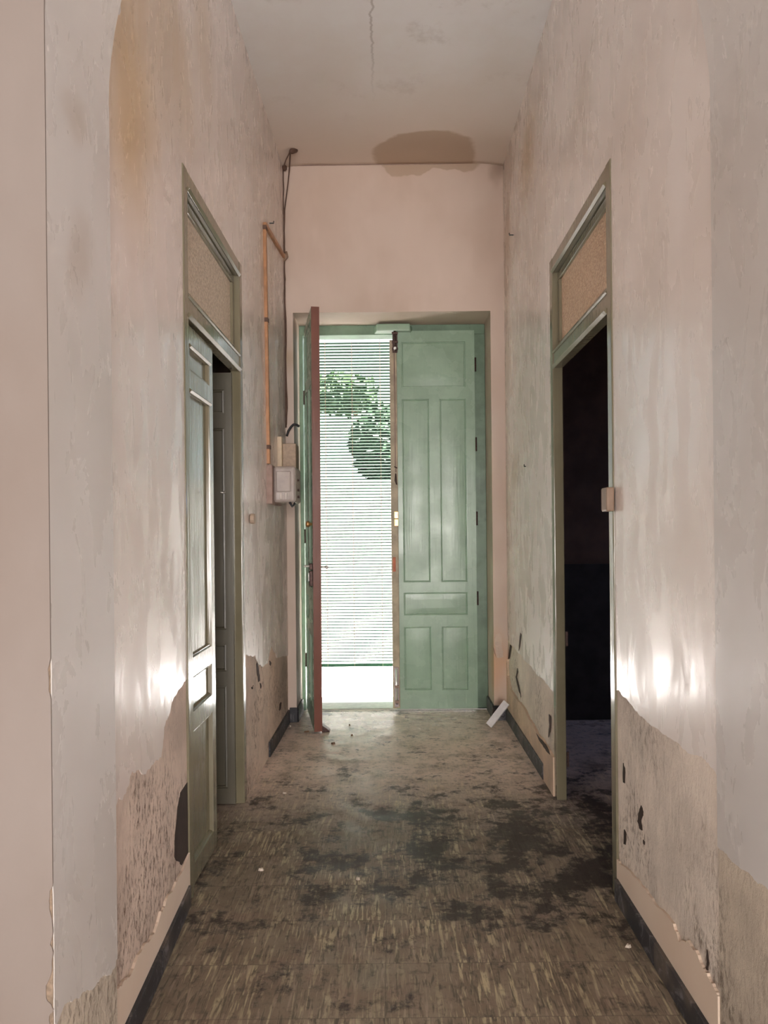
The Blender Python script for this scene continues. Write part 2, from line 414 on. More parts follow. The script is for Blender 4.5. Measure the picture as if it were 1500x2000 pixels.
# side walls
def side_wall(name, mat, near, xf, sgn, label):
    m = MB(); t = .042*sgn
    def blk(y0, y1, z0, z1, p):
        a = [(p[0]+p[1]*y0, y0), (p[0]+p[1]*y1, y1), (p[0]+p[1]*y1+t, y1), (p[0]+p[1]*y0+t, y0)]
        m.prism([(q[0], q[1], z0) for q in a], [(q[0], q[1], z1) for q in a])
    blk(YA1, D0, 0, 4.08, near)
    a = struct(m.build(name, mat), label[0]); m = MB()
    blk(D1, YE, 0, 4.08, (xf, 0)); blk(D0, D1, DT, 4.08, (xf, 0))
    return a, struct(m.build(name+'_far', mat), label[1])
wall_left, wall_left_far = side_wall('wall_left', M['render'], LN, XL, -1, ('left hallway wall before the door, white gloss paint peeling off bare pink render', 'left hallway wall above and beyond the door, with the meter'))
wall_right, wall_right_far = side_wall('wall_right', M['render_pale'], RN, XR, 1, ('right hallway wall before the doorway, shiny white paint above bare render', 'right hallway wall above and beyond the dark doorway, cracked at its foot'))

# arch wall in front
def arch_ring(y, x0, x1, zs, n=28):
    cx, r = (x0+x1)/2, (x1-x0)/2
    def inset(z): return .045*max(0, (z-zs)/.30)**2
    L = [(x0+inset(zs+.30*k/5), y, zs+.30*k/5) for k in range(6)]; R = [(x1-(p[0]-x0), y, p[2]) for p in L[::-1]]
    r2 = r-.045
    return [(x0, y, 0)]+L+[(cx-r2*math.cos(PI*k/n), y, zs+.30+1.45*r2*math.sin(PI*k/n)) for k in range(1, n)]+R+[(x1, y, 0)]
def arch_poly(y): return [(-3.1, y, 0)]+arch_ring(y, PL[0], PR[0], 2.33)+[(3.5, y, 0), (3.5, y, 4.08), (-3.1, y, 4.08)]
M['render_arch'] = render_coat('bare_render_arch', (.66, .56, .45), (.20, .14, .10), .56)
m = MB(); m.prism(arch_poly(YA0), arch_poly(YA1))
wall_arch = struct(m.build('wall_arch', M['render_arch']), 'thick wall with the archway nearest the viewer')

# rooms around
struct(MB().box(-3.1, -2.95, -5.6, 5.6, 0, 4.08).build('wall_outer_left', M['paint_front']))
struct(MB().box(3.35, 3.5, -5.6, 5.6, 0, 4.08).build('wall_outer_right', M['dark_room']))
struct(holed('wall_back', M['paint_front'], 'x', -3.1, 3.5, 4.08, (-.6, 1.5, .20, 2.75), -5.6, -5.3))  # unseen back wall, its window opening assumed for the daylight lamp
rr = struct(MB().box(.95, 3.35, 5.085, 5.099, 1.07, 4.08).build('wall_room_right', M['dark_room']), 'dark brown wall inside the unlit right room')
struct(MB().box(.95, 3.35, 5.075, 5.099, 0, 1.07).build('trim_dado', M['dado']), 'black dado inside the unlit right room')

# ------------------------------------------------------------------ paint coats that have peeled, on the real wall planes
def coat(name, mat, parent, p, sgn, poly, th=.0035, lift=0.0):
    """poly of (y,z) on side plane p; sgn +1 faces +x"""
    A = [(p[0]+p[1]*y+sgn*(lift-.001), y, z) for y, z in poly]; B = [(p[0]+p[1]*y+sgn*(lift+th), y, z) for y, z in poly]
    return MB().prism(A, B).build(name, mat, parent)
def coat_end(name, mat, parent, Y, poly, th=.004):
    return MB().prism([(x, Y+.001, z) for x, z in poly], [(x, Y-th, z) for x, z in poly]).build(name, mat, parent)
S = lambda pts, p: [on_side(u, v, p) for u, v in pts]
TOP = 4.05
# left, near
b = S([(352, 1336), (340, 1360), (332, 1380), (322, 1408), (318, 1440), (313, 1480), (296, 1494), (288, 1502), (277, 1513), (264, 1505), (252, 1516), (248, 1536), (240, 1552), (230, 1558)], LN)
b[0] = (D0, b[0][1]); b.append((YA1, b[-1][1]-.02))
coat('paint_layer', M['paint_left'], wall_left, LN, 1, rag(b, .010, 3, 3)+[(YA1, TOP), (D0, TOP)])
b = S([(228, 1926), (236, 1916), (256, 1892), (276, 1848), (296, 1824), (310, 1780), (320, 1760), (334, 1740), (344, 1716), (353, 1692)], LN)
b[-1] = (D0, b[-1][1]); b.insert(0, (YA1, b[0][1]))
coat('plaster_strip', M['strip'], wall_left, LN, 1, rag(b, .010, 3, 4)+[(D0, .02), (YA1, .02)], .008)
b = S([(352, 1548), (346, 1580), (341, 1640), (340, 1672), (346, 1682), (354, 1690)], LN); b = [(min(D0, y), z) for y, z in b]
coat('cavity_shade', M['hole'], wall_left, LN, 1, rag(b, .006, 3, 5)+[(D0, b[-1][1]), (D0, b[0][1])], .002)  # flat dark patch painting the shade of the gap beside the jamb
# left, above the door and far
coat('paint_layer', M['paint_left'], wall_left_far, LF, 1, [(D0, DT), (D1, DT), (D1, TOP), (D0, TOP)])
b = S([(478, 1281), (484, 1281), (497, 1279), (503, 1296), (512, 1304), (522, 1296), (529, 1262), (540, 1285), (553, 1290)], LF)
b[0] = (D1, b[0][1]); b[-1] = (YE, b[-1][1])
coat('paint_layer', M['paint_left'], wall_left_far, LF, 1, rag(b, .012, 3, 6)+[(YE, TOP), (D1, TOP)])
for k, pts in enumerate(([(502, 1295), (505, 1312), (507, 1330), (504, 1332), (501, 1315), (500, 1297)], [(526, 1290), (529, 1294), (528, 1300), (526, 1298)],
                         [(490, 1342), (494, 1338), (493, 1346)], [(507, 1334), (510, 1340), (508, 1344)], [(530, 1248), (531, 1256), (529, 1258)],
                         [(546, 1374), (549, 1372), (547, 1386), (545, 1388)])):
    coat('crack', M['crack'], wall_left_far, LF, 1, rag(S(pts, LF)+[on_side(*pts[0], LF)], .006, 2, 20+k)[:-1], .0015, .002)
# right, near
b = S([(1214, 1354), (1218, 1360), (1240, 1384), (1264, 1408), (1288, 1424), (1320, 1448), (1348, 1472), (1380, 1484), (1397, 1504), (1408, 1520)], RN)
b[0] = (D0, b[0][1]); b[-1] = (YA1, b[-1][1])
coat('paint_layer', M['paint_right'], wall_right, RN, -1, rag(b, .008, 3, 8)+[(YA1, TOP), (D0, TOP)])
b = S([(1214, 1686), (1218, 1690), (1248, 1716), (1272, 1748), (1296, 1776), (1320, 1804), (1332, 1840), (1348, 1836), (1364, 1856), (1380, 1892), (1394, 1920), (1404, 1940)], RN)
b[0] = (D0, b[0][1]); b[-1] = (YA1, b[-1][1])
coat('plaster_strip', M['strip'], wall_right, RN, -1, rag(b, .008, 3, 9)+[(YA1, .02), (D0, .02)], .008)
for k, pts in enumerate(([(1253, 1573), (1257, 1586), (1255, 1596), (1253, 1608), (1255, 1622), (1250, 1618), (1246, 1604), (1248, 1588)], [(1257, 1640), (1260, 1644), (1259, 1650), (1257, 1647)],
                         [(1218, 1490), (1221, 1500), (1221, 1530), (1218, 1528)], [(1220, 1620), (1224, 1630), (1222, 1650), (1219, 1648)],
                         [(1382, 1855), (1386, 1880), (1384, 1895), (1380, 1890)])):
    coat('hole', M['hole'], wall_right, RN, -1, rag(S(pts, RN)+[on_side(*pts[0], RN)], .004, 2, 40+k)[:-1], .0015, .001)  # flat dark patches painted for the shade in the holes
# right, above the door and far
coat('paint_layer', M['paint_right'], wall_right_far, RF, -1, [(D0, DT), (D1, DT), (D1, TOP), (D0, TOP)])
b = S([(983, 1238), (994, 1252), (999, 1259), (1009, 1269), (1019, 1281), (1031, 1295), (1046, 1312), (1060, 1325), (1070, 1337), (1079, 1347)], RF)
b[0] = (YE, b[0][1]); b[-1] = (D1, b[-1][1])
coat('paint_layer', M['paint_right'], wall_right_far, RF, -1, rag(b, .008, 3, 10)+[(D1, TOP), (YE, TOP)])
b = S([(988, 1290), (994, 1288), (995, 1320), (1000, 1346), (1016, 1370), (1031, 1390), (1038, 1405), (1048, 1422), (1060, 1439), (1070, 1456), (1082, 1474)], RF)
b[0] = (YE, b[0][1]); b[-1] = (D1, b[-1][1])
coat('plaster_strip', M['render_orange'], wall_right_far, RF, -1, rag(b, .010, 3, 11)+[(D1, 0), (YE, 0)], .014)
for k, pts in enumerate(([(1018, 1236), (1020, 1240), (1017, 1262), (1015, 1271), (1016, 1252)], [(998, 1259), (1000, 1262), (996, 1286), (994, 1288), (996, 1270)],
                         [(1012, 1305), (1013, 1312), (1010, 1322), (1016, 1345), (1019, 1362), (1015, 1350), (1009, 1322)],
                         [(1052, 1432), (1064, 1445), (1074, 1458), (1080, 1474), (1070, 1462), (1060, 1448)], [(1074, 1395), (1078, 1400), (1077, 1425), (1073, 1440), (1075, 1415)])):
    coat('crack', M['crack'], wall_right_far, RF, -1, rag(S(pts, RF)+[on_side(*pts[0], RF)], .006, 2, 60+k)[:-1], .0015, .0145 if k == 3 else .005)
# arch reveals
b = S([(233, 1866), (227, 1871), (221, 1892), (213, 1905), (199, 1905), (192, 1916), (184, 1927), (165, 1937), (152, 1951), (136, 1955), (124, 1963)], PL)
b[0] = (YA1, b[0][1]); b2 = [(YA0+.0022, z) for z in (.33, .42, .55, .7, .9, 1.1, 1.3, 1.5, 1.8, 2.1, 2.33)]
coat('paint_layer', M['paint_arch'], wall_arch, PL, 1, rag(b, .006, 3, 12)+rag([(y+random.uniform(-.002, .002), z) for y, z in b2], .002, 3, 13)+[(YA1, 2.33)], .0022)
b = S([(1404, 1654), (1408, 1660), (1436, 1686), (1464, 1704), (1480, 1724), (1498, 1732)], PR)
b[0] = (YA1, b[0][1]); b.append((YA0, b[-1][1]-.06))
coat('paint_layer', M['paint_arch'], wall_arch, PR, -1, rag(b, .006, 3, 14)+[(YA0, 2.33), (YA1, 2.33)], .0022)
# soffit of the arch
m = MB(); ra = arch_ring(YA0, PL[0]+.0012, PR[0]-.0012, 2.33)[1:-1]; rb = arch_ring(YA1, PL[0]+.0012, PR[0]-.0012, 2.33)[1:-1]
for i in range(len(ra)-1): m.quad(ra[i], ra[i+1], rb[i+1], rb[i])
m.build('paint_layer', M['paint_arch'], wall_arch)
# front face of the arch wall
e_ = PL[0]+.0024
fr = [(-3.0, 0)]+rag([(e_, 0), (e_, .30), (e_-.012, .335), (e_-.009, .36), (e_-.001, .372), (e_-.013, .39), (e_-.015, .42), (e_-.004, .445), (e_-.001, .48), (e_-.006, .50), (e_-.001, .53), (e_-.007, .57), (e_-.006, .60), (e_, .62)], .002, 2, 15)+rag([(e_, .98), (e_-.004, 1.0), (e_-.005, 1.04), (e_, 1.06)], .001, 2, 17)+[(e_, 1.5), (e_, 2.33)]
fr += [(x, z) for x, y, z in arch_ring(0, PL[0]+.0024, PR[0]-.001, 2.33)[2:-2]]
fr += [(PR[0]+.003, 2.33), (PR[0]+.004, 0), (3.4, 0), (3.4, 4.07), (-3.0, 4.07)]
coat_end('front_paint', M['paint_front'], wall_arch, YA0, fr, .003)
coat_end('chipped_corner', plain('brown_mortar', (.24, .175, .125), .95, 0, .3, 60), wall_arch, YA0, [(PL[0]-.03, 0), (PL[0]+.0002, 0), (PL[0]+.0002, 1.12), (PL[0]-.03, 1.12)], .0012)
# small plaster chips of moulding left where the arch springs
for sx, pts in ((1, [(218, -12), (232, -12), (232, 16), (229, 24), (224, 15), (219, 4)]), (-1, [(1369, -12), (1381, -12), (1380, 16), (1376, 23), (1371, 16)])):
    q = [on_end(u, v, YA1) for u, v in pts]
    MB().prism([(x, YA1-.015, z) for x, z in q], [(x, YA1+.012, z) for x, z in q]).build('broken_moulding', M['paint_arch'], wall_arch)
# patch of fallen paint on the end wall
q = [on_end(u, v, YE) for u, v in ((968, 1240), (976, 1236), (981, 1245), (980, 1262), (983, 1272), (983, 1283), (971, 1285), (968, 1275), (966, 1258))]
coat_end('bare_patch', M['render'], wall_end, YE, rag(q+[q[0]], .004, 2, 16)[:-1], .0012)
q = [on_end(u, v, YE) for u, v in ((963, 1263), (965, 1268), (969, 1285), (966, 1276))]
coat_end('crack', M['crack'], wall_end, YE, q, .0015)
# thin brown line where wall and ceiling meet
q = [on_end(u, v, YE) for u, v in ((556, 324), (700, 322), (850, 320), (983, 317))]
MB().tube([(x, YE-.001, z) for x, z in q], .0035, 6).build('corner_line', M['board'], wall_end)

# ------------------------------------------------------------------ baseboards
def base(name, pts, h=.075, label=None):
    m = MB()
    for (a, b) in pts: m.prism([(*a[0], 0), (*a[1], 0), (*b[1], 0), (*b[0], 0)], [(*a[0], h), (*a[1], h), (*b[1], h), (*b[0], h)])
    return struct(m.build(name, M['marble'], bevel=.002), label)
xln = lambda y: LN[0]+LN[1]*y
xrn = lambda y: RN[0]+RN[1]*y
base('baseboard_left', [(((xln(y0)+.004, y0), (xln(y0)+.020, y0)), ((xln(y1)+.004, y1), (xln(y1)+.020-.004*k, y1))) for k, (y0, y1) in enumerate(((YA1, 2.18), (2.183, 2.59)))], .072)
base('baseboard_right', [(((xrn(y0)-.004, y0), (xrn(y0)-.020, y0)), ((xrn(y1)-.004, y1), (xrn(y1)-.020, y1))) for y0, y1 in ((YA1, 2.2), (2.203, 2.6))])
base('baseboard_left_far', [(((XL, 4.30), (XL+.010, 4.30)), ((XL, 4.6), (XL+.016, 4.6))), (((XL, 4.603), (XL+.016, 4.603)), ((XL, YE), (XL+.016, YE)))], .085)
base('baseboard_right_far', [(((XR-.012, 3.86), (XR-.018, 3.86)), ((XR-.012, 4.4), (XR-.022, 4.4))), (((XR-.012, 4.403), (XR-.022, 4.403)), ((XR-.012, YE), (XR-.022, YE)))], .085)
base('baseboard_end_left', [(((XL+.012, YE-.016), (XL+.012, YE)), ((OX0+.006, YE-.016), (OX0, YE))), (((OX0, YE), (OX0+.014, YE-.012)), ((OX0, 5.36), (OX0+.014, 5.36)))], .10)
base('baseboard_end_right', [(((OX1-.004, YE-.016), (OX1, YE)), ((XR-.02, YE-.016), (XR-.02, YE))), (((OX1, YE-.012), (OX1-.014, YE-.012)), ((OX1, 5.40), (OX1-.014, 5.40)))], .10)

# ------------------------------------------------------------------ panelled door leaves
def leaf_frame(w, h, t, panels, d=.012, bev=.014):
    """closed board with sunk rectangles; local x 0..w, front at y=0, back at y=t, z 0..h"""
    m = MB(); bm = m.bm
    xs = sorted({0, w, *[p[0] for p in panels], *[p[1] for p in panels]}); zs = sorted({0, h, *[p[2] for p in panels], *[p[3] for p in panels]})
    inside = lambda x, z: any(p[0] < x < p[1] and p[2] < z < p[3] for p in panels)
    for i in range(len(xs)-1):
        for j in range(len(zs)-1):
            if inside((xs[i]+xs[i+1])/2, (zs[j]+zs[j+1])/2): continue
            for y in (0, t): m.quad((xs[i], y, zs[j]), (xs[i+1], y, zs[j]), (xs[i+1], y, zs[j+1]), (xs[i], y, zs[j+1]))
    for x in (0, w):
        for j in range(len(zs)-1): m.quad((x, 0, zs[j]), (x, t, zs[j]), (x, t, zs[j+1]), (x, 0, zs[j+1]))
    for z in (0, h):
        for i in range(len(xs)-1): m.quad((xs[i], 0, z), (xs[i+1], 0, z), (xs[i+1], t, z), (xs[i], t, z))
    for p in panels:
        for y0, s in ((0, 1), (t, -1)):
            r = [((p[0], p[2]), (p[1], p[2]), (p[1], p[3]), (p[0], p[3]))]
            def ring(k, y): return [(p[0]+k, y, p[2]+k), (p[1]-k, y, p[2]+k), (p[1]-k, y, p[3]-k), (p[0]+k, y, p[3]-k)]
            seq = [ring(0, y0), ring(.0015, y0+s*.006), ring(bev*.6, y0+s*.004), ring(bev, y0+s*(d+.003))]
            for A, B in zip(seq, seq[1:]):
                for k in range(4): m.quad(A[k], A[(k+1) % 4], B[(k+1) % 4], B[k])
    bmesh.ops.remove_doubles(bm, verts=bm.verts, dist=1e-5)
    return m
def panel_mesh(p, t, d=.012, bow=.0):
    """thin panel board, very slightly bowed with age"""
    m = MB(); nx, nz = 8, 10; x0, x1, z0, z1 = p[0]+.004, p[1]-.004, p[2]+.004, p[3]-.004; fr = {}
    for i in range(nx+1):
        for j in range(nz+1):
            a, c = i/nx, j/nz; k = bow*math.sin(PI*a)*min(1, 4*min(c, 1-c))
            fr[i, j] = m.bm.verts.new((x0+(x1-x0)*a, d-k, z0+(z1-z0)*c))
    for i in range(nx):
        for j in range(nz): m.bm.faces.new((fr[i, j], fr[i+1, j], fr[i+1, j+1], fr[i, j+1]))
    e = m.bm.edges[:]; ex = bmesh.ops.extrude_face_region(m.bm, geom=m.bm.faces[:])
    for v in ex['geom']:
        if isinstance(v, bmesh.types.BMVert): v.co.y = t-d
    return m
def leaf(parent, loc, rz, w, h, t, panels, mat, d=.012, bow=.0):
    lf = leaf_frame(w, h, t, panels, d).build('door_leaf', mat, parent); lf.location = loc; lf.rotation_euler = (0, 0, rz)
    for p in panels: panel_mesh(p, t, d, bow).build('panel', mat, lf, smooth=False)
    return lf

# side doors: frame, transom light, leaves
def side_door(name, sgn, xf, label, gmat):
    """sgn +1: the face looks towards +x (left wall)"""
    e = empty(name, (xf, D0, 0)); struct(e, label)
    def bx(nm, y0, y1, z0, z1, f, bk, mat=M['frame'], bev=.004, par=None):
        a, b_ = sgn*f, sgn*bk
        return MB().box(min(a, b_), max(a, b_), y0-D0, y1-D0, z0, z1).build(nm, mat, par or e, bevel=bev)
    bx('jamb', D0, D0+.055, 0, DT, .008, -.040); bx('jamb', D1-.055, D1, 0, DT, .008, -.040)
    bx('head', D0+.055, D1-.055, 2.545, DT, .006, -.040); bx('transom_bar', D0+.055, D1-.055, 2.085, 2.165, .004, -.040)
    # rounded nosings that catch the light
    for z, r in ((2.549, .015), (2.092, .017), (2.160, .009)):
        MB().obox((sgn*.006, .057, z), (sgn*.006, D1-D0-.057, z), r, r, (1, 0, 1)).build('nosing', M['frame'], e, bevel=.0015)
    # transom sash
    s = MB()
    y0, y1, z0, z1 = .057, D1-D0-.057, 2.167, 2.541; wd = .038
    for a in ((y0, y1, z0, z0+wd), (y0, y1, z1-wd, z1), (y0, y0+wd, z0+wd, z1-wd), (y1-wd, y1, z0+wd, z1-wd)):
        s.box(min(-sgn*.018, -sgn*.05), max(-sgn*.018, -sgn*.05), a[0], a[1], a[2], a[3])
    sash = s.build('transom_sash', M['frame'], e, bevel=.004)
    MB().box(min(-sgn*.030, -sgn*.036), max(-sgn*.030, -sgn*.036), y0+wd-.004, y1-wd+.004, z0+wd-.004, z1-wd+.004).build('glass_pane', gmat, sash)
    return e
door_1 = side_door('door_1', 1, XL, 'left side door, olive frame with frosted transom, one leaf open inwards', M['glass_left'])
door_2 = side_door('door_2', -1, XR, 'right side doorway, olive frame with amber frosted transom, open to a dark room', M['glass_right'])
LW, LH = .415, 2.065
P1 = [(.07, LW-.055, 1.90, 1.995), (.07, LW-.055, .835, 1.83), (.07, LW-.055, .635, .765), (.07, LW-.055, .075, .565)]
l1 = leaf(door_1, (-.010, .058, .008), PI/2, LW, LH, .036, P1, M['frame'], .014)
for z in (1.825, 1.99):
    MB().obox((.06, -.001, z), (LW-.045, -.001, z), .013, .013, (0, 1, 1)).build('nosing', M['frame'], l1, bevel=.0015)
P2 = [(.07, .432, 1.87, 1.985), (.07, .432, .835, 1.80), (.07, .432, .635, .765), (.07, .432, .075, .565)]
l2 = leaf(door_1, (-.500, .93, .008), 0, .468, LH, .036, P2, M['frame_shade'], .014)
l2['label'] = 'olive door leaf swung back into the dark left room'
# small catches
q = on_side(483, 1013, LF)
MB().tube([(XL-XL+.006, q[0]+.05-D0, q[1]), (.030, q[0]+.05-D0, q[1])], .026, 14).build('door_catch', M['tan_box'], door_1, bevel=.004)
m = MB(); m.tube([(.018, LW+.059, 1.475), (.034, LW+.066, 1.472), (.028, LW+.086, 1.480)], .003, 6).build('hook', M['steel'], door_1, smooth=True)
yk, zk = D0+.006-D0, on_side(1208, 970, RN)[1]
MB().box(-.036, -.008, -.020, .052, zk-.050, zk+.035).build('lock_keep', M['ply'], door_2, bevel=.006)
MB().box(-.030, -.010, .053, .064, zk-.050, zk+.030).build('keep_plate', M['steel'], door_2, bevel=.003)
MB().tube([(-.020, .064, zk+.010), (-.022, .082, zk-.005), (-.022, .078, zk-.025), (-.020, .064, zk-.034)], .004, 8).build('keep_loop', M['steel'], door_2, smooth=True)
for z in (.78, .20): MB().box(.040, .050, D1-D0-.064, D1-D0-.054, z-.035, z+.035).build('hinge', M['rust'], door_2)

# street door
door_3 = struct(empty('door_3', (0, 5.42, 0)), 'mint green double street door, right leaf shut and left leaf open')
MB().box(.603, OX1, 0, .13, 0, 2.75).build('jamb', M['door_frame_mint'], door_3, bevel=.004)
MB().box(OX0, -.651, 0, .13, 0, 2.75).build('jamb', M['door_frame_mint'], door_3, bevel=.002)
MB().box(OX0, OX1, 0, .13, 2.75, OZ).build('head', M['door_frame_mint'], door_3, bevel=.004)
MB().box(OX0, OX1, 0, .20, 0, .012).build('threshold', M['sill'], door_3, bevel=.003)
RW, RH, RT = .588, 2.75, .038
PRT = [(.056, .520, 2.338, 2.668), (.056, .253, .920, 2.252), (.330, .520, .920, 2.252), (.056, .520, .680, .845), (.056, .253, .135, .597), (.330, .520, .135, .597)]
lr = leaf(door_3, (.016, -.040, .016), 0, RW, RH, RT, PRT, M['door_mint'], .008, .004)
MB().box(-.030, .022, -.022, -.002, .01, 2.68).build('meeting_bead', plain('worn_beige_bead', (.42, .34, .24), .5, 0, .2, 12), lr, bevel=.004)
# rim bolts and furniture on the right leaf
def bolt(par, z0, z1, x, label=None):
    pl_ = MB().box(x-.018, x+.018, -.030, -.022, z0, z1).build('bolt_plate', M['rust'], par, bevel=.003)
    MB().tube([(x, -.040, z0+.01), (x, -.040, z1+.03)], .008, 10).build('bolt_bar', M['rust'], pl_, smooth=True)
    for z in (z0+.025, (z0+z1)/2, z1-.012): MB().box(x-.022, x+.022, -.050, -.030, z-.008, z+.008).build('bolt_guide', M['rust'], pl_, bevel=.003)
    MB().tube([(x, -.050, z0+.025), (x, -.068, z0+.025)], .011, 10).build('bolt_knob', M['steel'], pl_, bevel=.003)
bolt(lr, 2.585, 2.735, .010)
MB().tube([(.004, -.026, 2.58), (.006, -.026, 2.1), (.004, -.027, 1.80), (.008, -.028, 1.72)], .004, 8).build('bolt_rod', M['board'], lr, smooth=True)
MB().tube([(-.004, -.03, 1.76), (.018, -.032, 1.75)], .004, 6).build('rod_handle', M['rust'], lr)
MB().tube([(.006, -.028, 1.71), (.006, -.030, 1.66), (.012, -.028, 1.63)], [.005, .009, .004], 8).build('rod_hook', M['rust'], lr, smooth=True)
for z in (1.39, 1.335): MB().box(-.008, .022, -.028, -.0225, z-.006, z+.046).build('striker_plate', M['brass'], lr, bevel=.003)
MB().box(-.022, .0, -.028, -.0225, 1.0, 1.105).build('lock_striker', M['orange_tape'], lr, bevel=.003)
bl = MB().box(-.018, .014, -.032, -.0225, .02, .31).build('bottom_bolt', plain('lilac_grey_iron', (.40, .33, .34), .4, .3), lr, bevel=.004)
MB().tube([(-.002, -.038, .04), (-.002, -.038, .30)], .007, 10).build('bolt_bar', M['steel'], bl, smooth=True)
for z in (.06, .17): MB().box(-.016, .014, -.046, -.032, z-.010, z+.010).build('bolt_guide', M['board'], bl, bevel=.003)
for z in (2.45, 1.87, 1.33, .75): MB().tube([(RW+.006, -.004, z), (RW+.006, -.004, z+.10)], .006, 8).build('hinge', M['rust'], lr)
# block on the head that takes the bolt
m = MB(); m.prism([(-.125, .0, 2.755), (-.105, -.09, 2.755), (.135, -.09, 2.755), (.155, .0, 2.755)], [(-.125, .0, 2.805), (-.105, -.09, 2.805), (.135, -.09, 2.805), (.155, .0, 2.805)])
m.build('keeper_block', M['door_mint'], door_3, bevel=.005)

# left leaf, swung open into the hall, sagging
LW3, LT3 = .615, .052
PL3 = [(.07, .555, 2.338, 2.668), (.07, .270, .920, 2.252), (.345, .555, .920, 2.252), (.07, .555, .680, .845), (.07, .270, .135, .597), (.345, .555, .135, .597)]
ll = leaf(door_3, (-.643, -.025, .030), math.radians(-78.9), LW3, 2.735, LT3, PL3, M['door_mint'], .012)
ll.rotation_euler = (0, math.radians(1.5), math.radians(-78.9))
ll['label'] = 'open mint green door leaf with a brown painted edge'
MB().box(LW3, LW3+.004, .0, LT3, .0, 2.735).build('edge_strip', M['edge'], ll)['label'] = 'brown painted leading edge'
MB().tube([(LW3-.045, .0, 1.345), (LW3-.045, -.012, 1.345), (LW3-.045, -.022, 1.345), (LW3-.045, -.034, 1.345), (LW3-.045, -.042, 1.345)], [.010, .010, .020, .020, .010], 14).build('door_knob', M['brass'], ll, smooth=True)
lk = MB().box(LW3-.055, LW3-.004, -.022, .0, 1.05, 1.09).box(LW3-.055, LW3-.004, -.022, .0, .945, 1.045).build('rim_lock', M['rust'], ll, bevel=.004)
MB().tube([(LW3-.03, -.022, 1.072), (LW3-.03, -.055, 1.072)], [.008, .006], 10).build('thumb_turn', M['steel'], lk)
MB().box(LW3-.034, LW3-.022, -.030, -.022, .975, 1.03).build('lock_plate', M['steel'], lk, bevel=.003)
MB().tube([(LW3-.03, LT3, 1.065), (LW3-.03, LT3+.035, 1.065)], .007, 10).tube([(LW3-.045, LT3+.038, 1.065), (LW3-.005, LT3+.038, 1.065)], .010, 10).build('lever', M['steel'], ll, smooth=True)
for z in (2.2, 1.2, .3): MB().tube([(.0, .0, z), (.0, .0, z+.10)], .008, 8).build('hinge', M['rust'], ll)

# ------------------------------------------------------------------ the roll-down lath blind outside the door
YBL = 5.74
blind = tag(empty('lath_blind', (0, YBL, 0)), 'green wooden lath blind hanging outside the open half of the street door', 'blind')
N = 106; z_top, z_bot = 2.775, .285
pitch = (z_top-z_bot)/N
def slat(nm, zz, m=None):
    m = m or MB(); a = math.radians(random.uniform(13, 18)); w, t = .0145, .0038; dz = random.uniform(-.0012, .0012)
    sec = [(-w, 0), (-w*.6, t), (w*.6, t), (w, 0), (w*.6, -t), (-w*.6, -t)]
    sec = [(c*math.cos(a)+s_*math.sin(a), zz-c*math.sin(a)+s_*math.cos(a)) for c, s_ in sec]
    m.prism([(-.66, y, z+dz*.5) for y, z in sec], [(.66, y, z-dz*.5) for y, z in sec]); return m
rest = MB()
for k in range(N):
    zz = z_top-pitch*(k+.2)
    if k < 100: slat('slat', zz).build('slat', M['slat'], blind)
    else: slat('slat', zz, rest)
tag(rest.build('lower_slats', M['slat'], blind), kind='stuff')
br = MB().box(-.665, .665, -.010, .010, .262, .286).build('bottom_rail', M['slat'], blind, bevel=.003)
for u in (638, 690, 745):
    x = on_end(u, 1000, YBL)[0]
    c_ = MB(); c_.tube([(x, -.016, .255), (x, -.016, 2.90)], .0016, 6)
    for k in range(N): c_.box(x-.004, x+.004, -.0175, -.0125, z_top-pitch*(k+.2)-.002, z_top-pitch*(k+.2)+.002)
    c_.build('ladder_chain', M['tan_box'], blind)
for x in (.25, .5):
    MB().tube([(x, -.016, .255), (x, -.016, 2.90)], .0016, 6).build('ladder_chain', M['tan_box'], blind)
MB().box(-.68, .68, -.120, .03, 2.89, 2.93).build('head_batten', M['slat'], blind, bevel=.004)

# ------------------------------------------------------------------ outside
struct(MB().box(-14, 14, 5.62, 7.6, -.20, -.012).build('ground', M['concrete']), 'sunlit pale concrete yard outside the door')
struct(MB().box(-14, 14, 7.6, 40, -.20, -.02).build('ground_lawn', plain('dry_grass', (.062, .058, .054), .95, 0, .3, 40)), 'sunlit grass beyond the yard')
struct(MB().box(-9, 9, 12.0, 12.2, -.02, 2.15).build('wall_garden', M['garden_wall']))
def tree(name, x, y, z, r, h, n, ls, mat, label, lean=0):
    e = tag(empty(name, (x, y, -.02)), label, 'tree', 'trees outside the door')
    MB().tube([(lean, 0, 0), (lean+.05, 0, z*.6), (lean*.4-.04, .03, z*.92), (0, 0, z+h*.4)], [r*.10, r*.08, r*.06, r*.02], 8).build('trunk', M['bark'], e, smooth=True)
    m = MB(); rnd = random.Random(int(abs(x)*100)+n)
    for k in range(n):
        d = Vector((rnd.gauss(0, 1), rnd.gauss(0, 1), rnd.gauss(0, 1))).normalized()*rnd.uniform(.35, 1)**.5
        c = Vector((d.x*r, d.y*r, z+d.z*h)); a = Vector((rnd.uniform(-1, 1), rnd.uniform(-1, 1), rnd.uniform(-1, 1))).normalized(); b_ = a.orthogonal().normalized()
        s_ = ls*rnd.uniform(.6, 1.2)
        m.quad(c-a*s_, c+b_*s_*.45, c+a*s_, c-b_*s_*.45)
    m.build('crown', mat, e)
tree('clipped_tree', -.20, 14.0, 3.00, .60, .72, 1200, .16, M['leaf_dark'], 'dark round tree behind the yard wall, to the right behind the blind slats')
tree('leafy_tree', -1.05, 15.5, 4.25, .75, .40, 520, .2, M['leaf_green'], 'paler green tree behind the yard wall, to the left behind the blind slats', .75)

